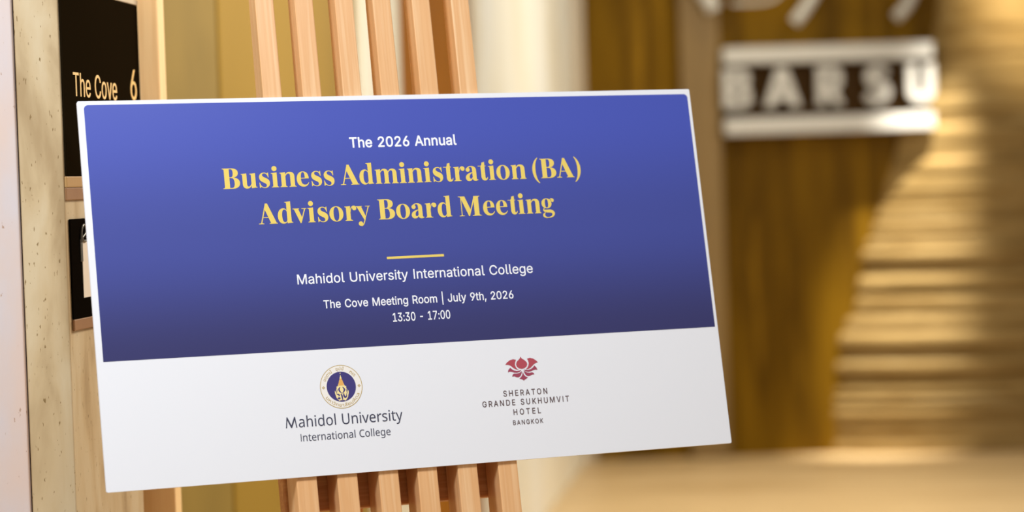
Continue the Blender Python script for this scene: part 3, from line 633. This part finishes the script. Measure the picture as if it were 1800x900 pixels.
corridor_wall('wall_corridor', 3.44, 4.51, 0.0, M['bronze_panel'])
corridor_wall('trim_2', 4.512, 5.9, 0.004, M['gold_panel'])
corridor_wall('trim_3', 5.902, 6.46, 0.02, M['cream_stone'])
corridor_wall('door_1', 6.462, 8.05, -0.03, M['door_wood'])
corridor_wall('wall_marble', 8.052, 9.6, 0.0, M['cream_stone'])
corridor_wall('wall_marble_far', 9.606, 11.55, 0.0, M['cream_stone'])
bm = bmesh.new()
add_box(bm, 0.25, 0.398, 11.552, 11.648, 0.0, 3.6)
struct(put('trim_4', done(bm, 'trim_4', 0.006), M['cream_edge']))
bm = bmesh.new()
add_box(bm, 0.25, 5.0, 11.65, 11.85, 0.0, 3.6)
struct(put('wall_back', done(bm, 'wall_back'), M['back_wood']))
bm = bmesh.new()
add_box(bm, 0.885, 1.085, 11.58, 11.648, 0.0, 3.6)
struct(put('trim_5', done(bm, 'trim_5', 0.008), M['back_post']))

# flared pillar of rough stone courses, engaged in the back wall
rnd = random.Random(7)
prof = [(3.6, 0.25), (2.6, 0.28), (2.2, 0.31), (1.9, 0.39), (1.7, 0.49), (1.57, 0.52), (1.36, 0.59), (1.05, 0.70), (0.6, 0.83), (0.13, 0.90), (0.0, 0.91)]


def half_width(z):
    for (za, wa), (zb, wb) in zip(prof, prof[1:]):
        if zb <= z <= za:
            return wb + (wa - wb) * (z - zb) / (za - zb)
    return prof[0][1]


bm = bmesh.new()
rings, z = [], 0.0
while z < 3.6:
    h = rnd.uniform(0.05, 0.11)
    t = rnd.uniform(-0.016, 0.016) if z < 1.15 else rnd.uniform(-0.005, 0.005)
    for zz, ins in ((z, -0.018), (z + 0.014, 0.0), (z + h - 0.014, 0.0), (z + h, -0.018)):
        zz = min(zz, 3.6)
        w = half_width(zz) + t + ins * (1 if z < 1.15 else 0.2)
        d = 0.45
        rings.append([bm.verts.new((2.52 + w * 1.30 * math.cos(math.pi * (1.215 + 0.57 * k / 28)), 11.93 + (d + t + ins * (1 if z < 1.15 else 0.2)) * math.sin(math.pi * (1.215 + 0.57 * k / 28)), zz))
                      for k in range(29)])
    z += h
for a, b in zip(rings, rings[1:]):
    for k in range(28):
        bm.faces.new((a[k], a[k + 1], b[k + 1], b[k]))
bm.faces.new(rings[0])
bm.faces.new(rings[-1][::-1])
pil = struct(put('wall_pillar', done(bm, 'wall_pillar'), M['pillar_stone']))
for pz in pil.data.polygons:
    pz.use_smooth = True

# ------------------------------------------------------------------ event board on its slatted stand
BW, BH = 0.8576, 0.5
BOARD = Matrix(((0.9383, -0.0730, 0.3380, -0.1096),
                (0.3458, 0.1916, -0.9186, 2.9601),
                (0.0023, 0.9788, 0.2050, 1.0806),
                (0, 0, 0, 1)))


def lx(u):
    return u * BH - BW / 2


def ly(v):
    return (1 - v) * BH


def loc(pieces):
    return [[[(lx(q[0]), ly(-q[1])) for q in lp] for lp in pc] for pc in pieces]


board = thing('event_board', 'white edged blue event board with gold heading leaning on the slatted wooden stand', 'sign board', BOARD)
bm = bmesh.new()
add_prism(bm, round_rect(-BW / 2, BW / 2, 0, BH, 0.0022), -0.005, 0.0)
put('foam_panel', done(bm, 'foam_panel'), M['board_white'], board)
# blue print with rounded upper corners
tl, tr, br_, bl = (lx(.0165), ly(.0104)), (lx(1.7066), ly(.0143)), (lx(1.7070), ly(.6768)), (lx(.0165), ly(.6732))
r = 0.0055
pts = [bl, br_, (tr[0], tr[1] - r)] + bez((tr[0], tr[1] - r), (tr[0], tr[1] - .45 * r), (tr[0] - .45 * r, tr[1]), (tr[0] - r, tr[1]), 6) \
    + [(tl[0] + r, tl[1])] + bez((tl[0] + r, tl[1]), (tl[0] + .45 * r, tl[1]), (tl[0], tl[1] - .45 * r), (tl[0], tl[1] - r), 6)
put('blue_print', fill([[pts]], 'blue_print', 0.00015), M['blue_print'], board)

HEAD1 = [('B', .3604, .4055), ('u', .409, .451), ('s', .4563, .485), ('i', .489, .509), ('n', .512, .556), ('e', .5576, .5906),
         ('s', .5966, .6256), ('s', .6306, .6598), ('A', .676, .727), ('d', .729, .7676), ('m', .772, .8358), ('i', .8389, .8585),
         ('n', .8622, .9043), ('i', .9078, .9278), ('s', .9332, .9615), ('t', .9645, .99), ('r', .9926, 1.0244), ('a', 1.0259, 1.0606),
         ('t', 1.0625, 1.0892), ('i', 1.0918, 1.1106), ('o', 1.1143, 1.1525), ('n', 1.1567, 1.1998), ('(', 1.2188, 1.2374),
         ('B', 1.2422, 1.2874), ('A', 1.2889, 1.3397), (')', 1.341, 1.3600)]
HEAD2 = [('A', .4464, .4967), ('d', .4981, .5380), ('v', .539, .5761), ('i', .5788, .5981), ('s', .6047, .6335), ('o', .6373, .6752),
         ('r', .6795, .712), ('y', .7096, .7496), ('B', .7713, .8172), ('o', .8206, .8593), ('a', .8629, .8978), ('r', .9018, .9342),
         ('d', .9368, .9765), ('M', .997, 1.0602), ('e', 1.0655, 1.0986), ('e', 1.103, 1.1351), ('t', 1.1379, 1.1636),
         ('i', 1.1659, 1.1852), ('n', 1.1897, 1.2313), ('g', 1.2342, 1.2712)]


def heading(rows, base):
    ky = 0.0535 / 700
    out = []
    for ch, a, b in rows:
        w, pcs = serif_pieces(ch)
        kx = (b - a) / w
        kx = 0.5 * (kx + ky)
        mid = (a + b) / 2
        out += [[[(mid + (q[0] - w / 2) * kx, -base + q[1] * ky) for q in lp] for lp in pc] for pc in pcs]
    return out


ZI = 0.0003
put('heading_lettering', fill(loc(heading(HEAD1, .2414) + heading(HEAD2, .3380)), 'heading_lettering', ZI), M['gold_ink'], board)
put('upper_line_lettering', fill(loc(sans_line('The 2026 Annual', SANS, .7108, 1.0085, -.1409, .0270, 17)), 'upper_line', ZI), M['white_ink'], board)
put('gold_rule', fill(loc([[[(.7826, -.4452), (.9414, -.4446), (.9414, -.4382), (.7826, -.4388)]]]), 'gold_rule', ZI), M['gold_ink'], board)
put('college_lettering', fill(loc(sans_line('Mahidol University International College', SANS, .5347, 1.1885, -.5006, .0254, 7)), 'college', ZI), M['white_ink'], board)
put('room_line_lettering', fill(loc(sans_line('The Cove Meeting Room | July 9th, 2026', SANS, .5992, 1.1254, -.5673, .0212, 11)), 'room_line', ZI), M['white_ink'], board)
put('time_lettering', fill(loc(sans_line('13:30 - 17:00', SANS, .7832, .9420, -.6122, .0225, 10)), 'time_line', ZI), M['white_ink'], board)

# round seal with the crowned monogram and its two name lines
seal_c, R0, R1 = (.6258, -.7745), .0567, .0392
seal = put('round_seal', fill([[[(lx(seal_c[0]) + x, ly(-seal_c[1]) + y) for x, y in ellipse(0, 0, R0 * BH, R0 * BH, 64)]]], 'round_seal', 0.0002), M['cream_ink'], board)


def seal_fill(pieces, name, z):
    return fill([[[(lx(seal_c[0] + q[0]), ly(-(seal_c[1] + q[1]))) for q in lp] for lp in pc] for pc in pieces], name, z)


put('seal_ring', seal_fill([[ellipse(0, 0, R0, R0, 64), ellipse(0, 0, R0 - .0016, R0 - .0016, 64)]], 'seal_ring', 0.0003), M['old_gold_ink'], seal)
put('seal_disc', seal_fill([[ellipse(0, 0, R1, R1, 56)]], 'seal_disc', 0.0003), M['navy_ink'], seal)


def arc_words(entry, mid_deg, radius, height, spread, top):
    """bend a straight run of outlines round the seal"""
    w, cs = entry
    k = height / 520.0
    span = math.radians(spread)
    out = []
    for c in cs:
        lp = []
        for x, y in zip(c[0::2], c[1::2]):
            t = (x / w - 0.5) * span
            if top:
                a = math.radians(mid_deg) - t
                rr = radius + y * k
            else:
                a = math.radians(mid_deg) + t
                rr = radius - y * k
            lp.append((rr * math.cos(a), rr * math.sin(a)))
        out.append([lp])
    return out


ring = arc_words(RING[0], 140, .0432, .0090, 40, True) + arc_words(RING[1], 92, .0432, .0090, 26, True) \
    + arc_words(RING[2], 46, .0432, .0090, 22, True) + arc_words(RING[3], 272, .0520, .0090, 125, False)
for s in (-1, 1):
    for ox, oy in ((.0024, 0), (-.0024, 0), (0, .0024), (0, -.0024)):
        ring.append([ellipse(s * .0478 + ox, oy, .0015, .0015, 10)])
put('seal_lettering', seal_fill(ring, 'seal_lettering', 0.0004), M['old_gold_ink'], seal)


def sc(loops):
    return [[(q[0] * R1, q[1] * R1) for q in lp] for lp in loops]


crown = [sc([[(0, .82), (.035, .66), (.06, .60), (.075, .50), (.12, .40), (.15, .28), (.20, .16), (.23, .06), (.33, .02), (.33, -.10), (.38, -.22),
              (.42, -.34), (.47, -.24), (.47, -.44), (.43, -.56), (.40, -.70), (.30, -.84), (.20, -.95), (.10, -.88), (0, -.93), (-.10, -.88), (-.20, -.95),
              (-.30, -.84), (-.40, -.70), (-.43, -.56), (-.47, -.44), (-.47, -.24), (-.42, -.34), (-.38, -.22), (-.33, -.10), (-.33, .02), (-.23, .06),
              (-.20, .16), (-.15, .28), (-.12, .40), (-.075, .50), (-.06, .60), (-.035, .66)],
             ]), sc([ellipse(0, .90, .035, .035, 12)])]
put('seal_crown', seal_fill(crown, 'seal_crown', 0.0004), M['pale_gold_ink'], seal)
put('seal_crown_tiers', seal_fill([sc([[(-.20, .08), (.20, .08), (.16, .26), (.11, .40), (.06, .54), (-.06, .54), (-.11, .40), (-.16, .26)]])], 'crown_tiers', 0.0005), M['orange_ink'], seal)
holes = [sc([ribbon(q)]) for q in (
    [(-.08, -.03, .02), (-.17, -.13, .045), (-.16, -.26, .05), (-.07, -.38, .03), (0, -.45, .015)],
    [(.08, -.03, .02), (.17, -.13, .045), (.18, -.26, .05), (.10, -.38, .03), (.03, -.45, .015)],
    [(-.37, -.49, .015), (-.28, -.49, .045), (-.19, -.56, .04), (-.24, -.63, .02)],
    [(-.08, -.47, .03), (-.02, -.58, .05), (0, -.72, .05), (.01, -.84, .03), (0, -.93, .015)],
    [(.14, -.44, .02), (.12, -.56, .05), (.19, -.71, .055), (.30, -.64, .04), (.31, -.46, .015)],
    [(.29, -.16, .012), (.35, -.32, .024), (.37, -.48, .012)],
    [(-.29, -.16, .012), (-.35, -.32, .024), (-.37, -.44, .012)])]
holes.append(sc([ellipse(-.22, -.76, .10, .07, 16)]))
put('seal_monogram_gaps', seal_fill(holes, 'monogram_gaps', 0.0005), M['navy_ink'], seal)
put('university_lettering', fill(loc(sans_line('Mahidol University', HUMANIST, .4695, .7834, -.8722, .0278, -2)), 'university', ZI), M['slate_ink'], board)
put('college_name_lettering', fill(loc(sans_line('International College', HUMANIST, .5060, .7465, -.9088, .0192, -1)), 'college_name', ZI), M['slate_ink'], board)

# red lotus mark and the hotel lines

def lotus_pt(x, y):
    """from the drawing grid of the mark to the board"""
    px, py = 820 + x / 6.0 - 917.8, 610 + y / 6.0 - 648.3
    return (1.1283 + px * .001617 - py * .000128 * 1.0, -(.7583 + py * .001528 + px * .0000660))


petals = ["572 102 585 122 612 138 635 160 642 185 632 210 608 226 585 232 555 226 532 208 524 183 532 155 552 135 565 120",
          "410 185 430 160 460 138 495 128 525 135 515 158 512 185 520 212 535 232 555 240 530 238 505 228 485 212 465 195 440 187",
          "755 165 735 145 705 125 670 116 640 125 652 145 658 172 654 198 642 222 625 238 650 235 675 222 695 202 715 182 738 170"]
low = ["436 265 442 240 462 217 478 232 500 246 530 252 560 248 578 244 560 262 535 271 505 270 480 262 458 258",
       "748 245 738 220 716 198 702 218 680 235 650 244 620 242 603 240 622 257 650 264 680 258 705 247 728 242",
       "480 310 486 290 500 280 530 280 555 274 575 262 583 252 580 280 568 305 548 320 525 318 505 308",
       "715 292 706 276 690 270 662 274 636 270 614 256 603 248 610 275 625 298 645 310 668 306 690 294",
       "592 262 600 285 615 308 645 322 625 338 612 345 602 356 592 347 578 340 556 335 578 312 588 290"]


def lotus(rows):
    out = []
    for s in rows:
        v = [float(t) for t in s.split()]
        out.append([[lotus_pt(x, y) for x, y in zip(v[0::2], v[1::2])]])
    return loc(out)


lot = put('lotus_mark', fill(lotus(petals), 'lotus_mark', ZI), M['red_ink'], board)
put('lower_petals', fill(lotus(low), 'lower_petals', ZI), M['plum_ink'], lot)
hot = sans_line('SHERATON', SANS, 1.0680, 1.1924, -.8294, .0152, 9, .86) + sans_line('GRANDE SUKHUMVIT', SANS, 1.0064, 1.2525, -.8541, .0152, 9, .86) \
    + sans_line('HOTEL', SANS, 1.0912, 1.1682, -.8802, .0152, 9, .86) + sans_line('BANGKOK', SANS, 1.0869, 1.1720, -.9068, .0122, 8, .86)
put('hotel_lettering', fill(loc(hot), 'hotel', ZI), M['brown_ink'], board)

# slatted stand
stand = thing('slatted_stand', 'leaning stand of six pale beech slats carrying the blue event board', 'easel', BOARD)
FLOOR_Y = -1.095
for ru in (.542, .650, .761, .867, .978, 1.0905):
    xr = lx(ru)
    bm = bmesh.new()
    rows = [(0.80, -.034, .0250), (0.63, -.039, .0256), (0.10, -.053, .0268), (-0.10, -.060, .0276), (FLOOR_Y, -.060, .0290)]
    vs = []
    for y, zb, w in rows:
        vs.append([bm.verts.new(q) for q in ((xr - w, y, -.0052), (xr, y, -.0052), (xr, y, zb), (xr - w, y, zb))])
    for a, b in zip(vs, vs[1:]):
        for i in range(4):
            bm.faces.new((a[i], a[(i + 1) % 4], b[(i + 1) % 4], b[i]))
    bm.faces.new(vs[0])
    bm.faces.new(vs[-1][::-1])
    put('slat', done(bm, 'slat', 0.0014), M['slat_wood'], stand)
for y0, y1, za, zb in ((-.0415, .06, -.0845, -.0602), (-.80, -.70, -.0845, -.0602), (.70, .78, -.0640, -.0395)):
    put('cross_rail', box_mesh('cross_rail', -.190, .128, y0, y1, za, zb, 0.003), M['rail_wood'], stand)
# rear prop hinged behind the board and standing on the floor
inv = BOARD.inverted()
top = Vector((-.040, .25, -.062))
wt = BOARD @ top
foot = inv @ Vector((wt.x - 0.338 * 0.55, wt.y + 0.9186 * 0.55, 0.0))
d = (foot - top).normalized()
px_ = Vector((1, 0, 0))
py_ = d.cross(px_).normalized()
bm = bmesh.new()
ra, rb = [], []
for sa, sb in ((-1, -1), (1, -1), (1, 1), (-1, 1)):
    o_ = px_ * sa * .010 + py_ * sb * .008
    ra.append(bm.verts.new(top + o_))
    rb.append(bm.verts.new(foot + o_))
for i in range(4):
    bm.faces.new((ra[i], ra[(i + 1) % 4], rb[(i + 1) % 4], rb[i]))
bm.faces.new(ra)
bm.faces.new(rb[::-1])
put('rear_leg', done(bm, 'rear_leg', 0.002), M['rail_wood'], stand)
put('cross_rail', box_mesh('cross_rail', -.184, .128, .23, .30, -.0800, -.0580, 0.003), M['rail_wood'], stand)

# ------------------------------------------------------------------ signs on the long face of the stone wall
def wall_frame(s, z, out=0.0):
    return Matrix(((DX, 0, DY, CX + DX * s + DY * out), (DY, 0, -DX, CY + DY * s - DX * out), (0, 1, 0, z), (0, 0, 0, 1)))


sign = thing('room_sign', 'glossy black room name sign with gold lettering on the stone wall above the plate', 'sign', wall_frame(.174, 1.4748, .001))
put('sign_face', box_mesh('sign_face', -.171, .171, 0.0, .2447, 0.0, .003, 0.001), M['screen_black'], sign)
put('room_name_lettering', fill(sans_line('The Cove', SANS, -.1340, .0560, .1050, .0312, 1), 'room_name', .0031, .0006), M['sign_gold'], sign)
put('room_number_lettering', fill(sans_line('6', SANS, .122, .151, .1080, .0430, 1), 'room_number', .0031, .0006), M['sign_gold'], sign)
put('top_edge', box_mesh('top_edge', -.171, .171, .2449, .252, 0.0, .004, 0.001), M['cream_edge'], sign)

for nm, z0, z1, out, mat in (('trim_6', 1.4600, 1.4742, .004, M['trim_tan']), ('trim_7', 1.4432, 1.4598, .003, M['trim_brown']), ('trim_8', 1.2728, 1.2874, .004, M['trim_brown'])):
    s0 = .0005 if nm != 'trim_8' else .0105
    o = put(nm, box_mesh(nm, s0, .298, 0, z1 - z0, 0.0004, out, 0.001), mat, None, wall_frame(0, z0))
    struct(o)

plate = thing('wall_plate', 'small black wall plate holding a white card, half hidden behind the event board', 'wall plate', wall_frame(.0755, 1.2878, .0006))
put('plate_face', box_mesh('plate_face', -.065, .065, 0.0, .1308, 0.0, .0025, 0.001), M['plate_black'], plate)
put('wire_loop', tube([(-.029, .100, .0044), (-.027, .117, .0044), (-.016, .124, .0044), (-.008, .117, .0044), (-.013, .109, .0044), (-.026, .106, .0044), (-.020, .100, .0044), (-.006, .1015, .0044)],
                      .0016, 'wire_loop'), M['clip_grey'], plate)
put('clip', box_mesh('clip', -.0310, -.0228, .074, .1035, .0026, .0045, 0.0006), M['clip_grey'], plate)
card = thing('card', 'white card with a dark stripe on the black wall plate', 'card', wall_frame(.0755, 1.2878, .0006))
put('card_sheet', box_mesh('card_sheet', -.0225, .042, .0262, .0995, .0026, .0034), M['card'], card)
put('card_stripe', fill([[[(.0045, .048), (.036, .048), (.036, .091), (.0045, .091)]]], 'card_stripe', .0035), M['card_blue'], card)

# ------------------------------------------------------------------ sign on the far wall
SIGN_F = Matrix(((1, 0, 0, 1.09), (0, 0, -1, 11.64), (0, 1, 0, 1.64), (0, 0, 0, 1)))
far = thing('bar_sign', 'cream raised capital letters between two cream bars on the dark back wall', 'sign', SIGN_F)
put('bar', box_mesh('bar', 0.008, 1.068, .364, .446, .005, .13, .006), M['sign_cream'], far)
put('bar', box_mesh('bar', 0.008, 1.068, .006, .090, .005, .13, .006), M['sign_cream'], far)
put('backing_panel', box_mesh('backing_panel', .02, 1.056, .094, .364, .004, .030, .003), M['sign_dark'], far)
LET = {
    'B': (.004, .146, "M0 0 L.62 0 C.88 0 1 .12 1 .29 C1 .41 .92 .49 .80 .52 C.90 .56 .95 .63 .95 .73 C.95 .90 .84 1 .60 1 L0 1 Z M.34 .60 L.52 .60 C.60 .60 .64 .64 .64 .70 C.64 .77 .60 .80 .52 .80 L.34 .80 Z M.34 .19 L.54 .19 C.63 .19 .68 .23 .68 .30 C.68 .37 .63 .41 .54 .41 L.34 .41 Z"),
    'A': (.210, .394, "M.36 1 L.64 1 L1 0 L.70 0 L.64 .20 L.36 .20 L.30 0 L0 0 Z M.42 .40 L.58 .40 L.50 .70 Z"),
    'R': (.478, .610, "M0 0 L.32 0 L.32 .34 L.42 .34 L.64 0 L1 0 L.74 .39 C.90 .45 .97 .55 .97 .68 C.97 .88 .84 1 .58 1 L0 1 Z M.32 .57 L.52 .57 C.61 .57 .66 .61 .66 .68 C.66 .75 .61 .79 .52 .79 L.32 .79 Z"),
    'S': (.716, .850, "M.94 .80 C.84 .94 .68 1 .52 1 C.24 1 .05 .88 .05 .70 C.05 .50 .24 .45 .44 .41 C.60 .38 .66 .35 .66 .29 C.66 .22 .60 .19 .50 .19 C.38 .19 .28 .24 .20 .33 L0 .16 C.12 .04 .30 0 .50 0 C.80 0 1 .12 1 .31 C1 .52 .80 .58 .60 .62 C.44 .65 .38 .67 .38 .72 C.38 .78 .44 .81 .52 .81 C.62 .81 .70 .77 .76 .70 Z"),
    'U': (.934, 1.072, "M0 1 L.34 1 L.34 .38 C.34 .26 .40 .20 .50 .20 C.60 .20 .66 .26 .66 .38 L.66 1 L1 1 L1 .36 C1 .12 .80 0 .50 0 C.20 0 0 .12 0 .36 Z"),
}
for ch, (x0, x1, s) in LET.items():
    lps = [[(x0 + q[0] * (x1 - x0), .142 + q[1] * .194) for q in lp] for lp in path(s, 6)]
    put('capital_letter', fill([lps], 'capital_letter', .085, .045), M['sign_cream'], far)
    put('stand_off', box_mesh('stand_off', (x0 + x1) / 2 - .02, (x0 + x1) / 2 + .02, .18, .22 if ch != 'A' else .19, .028, .086), M['sign_dark'], far)

script = thing('script_sign', 'cream script lettering mounted above the bar sign on the back wall', 'sign', SIGN_F)
for pts, r in (([(.53, .86, .10), (.49, .72, .10), (.455, .67, .10), (.42, .615, .10), (.375, .565, .10)], .029),
               ([(-.14, .84, .10), (-.09, .74, .10), (-.05, .68, .10), (-.03, .64, .10)], .036),
               ([(1.02, .86, .10), (.985, .72, .10), (.962, .655, .10), (.925, .605, .10), (.888, .572, .10)], .028),
               ([(.06, .672, .10), (.22, .665, .10), (.31, .70, .10), (.36, .80, .10)], .009),
               ([(.36, .80, .10), (.42, .90, .10), (.50, .84, .10), (.53, .86, .10), (.72, .80, .10), (.90, .88, .10), (1.02, .86, .10)], .02)):
    put('script_stroke', tube(pts, r, 'script_stroke'), M['sign_cream'], script)
for x, y in ((.50, .80), (1.0, .80), (-.11, .79)):
    put('stand_off', box_mesh('stand_off', x - .02, x + .02, y - .02, y + .02, .0, .09), M['sign_dark'], script)
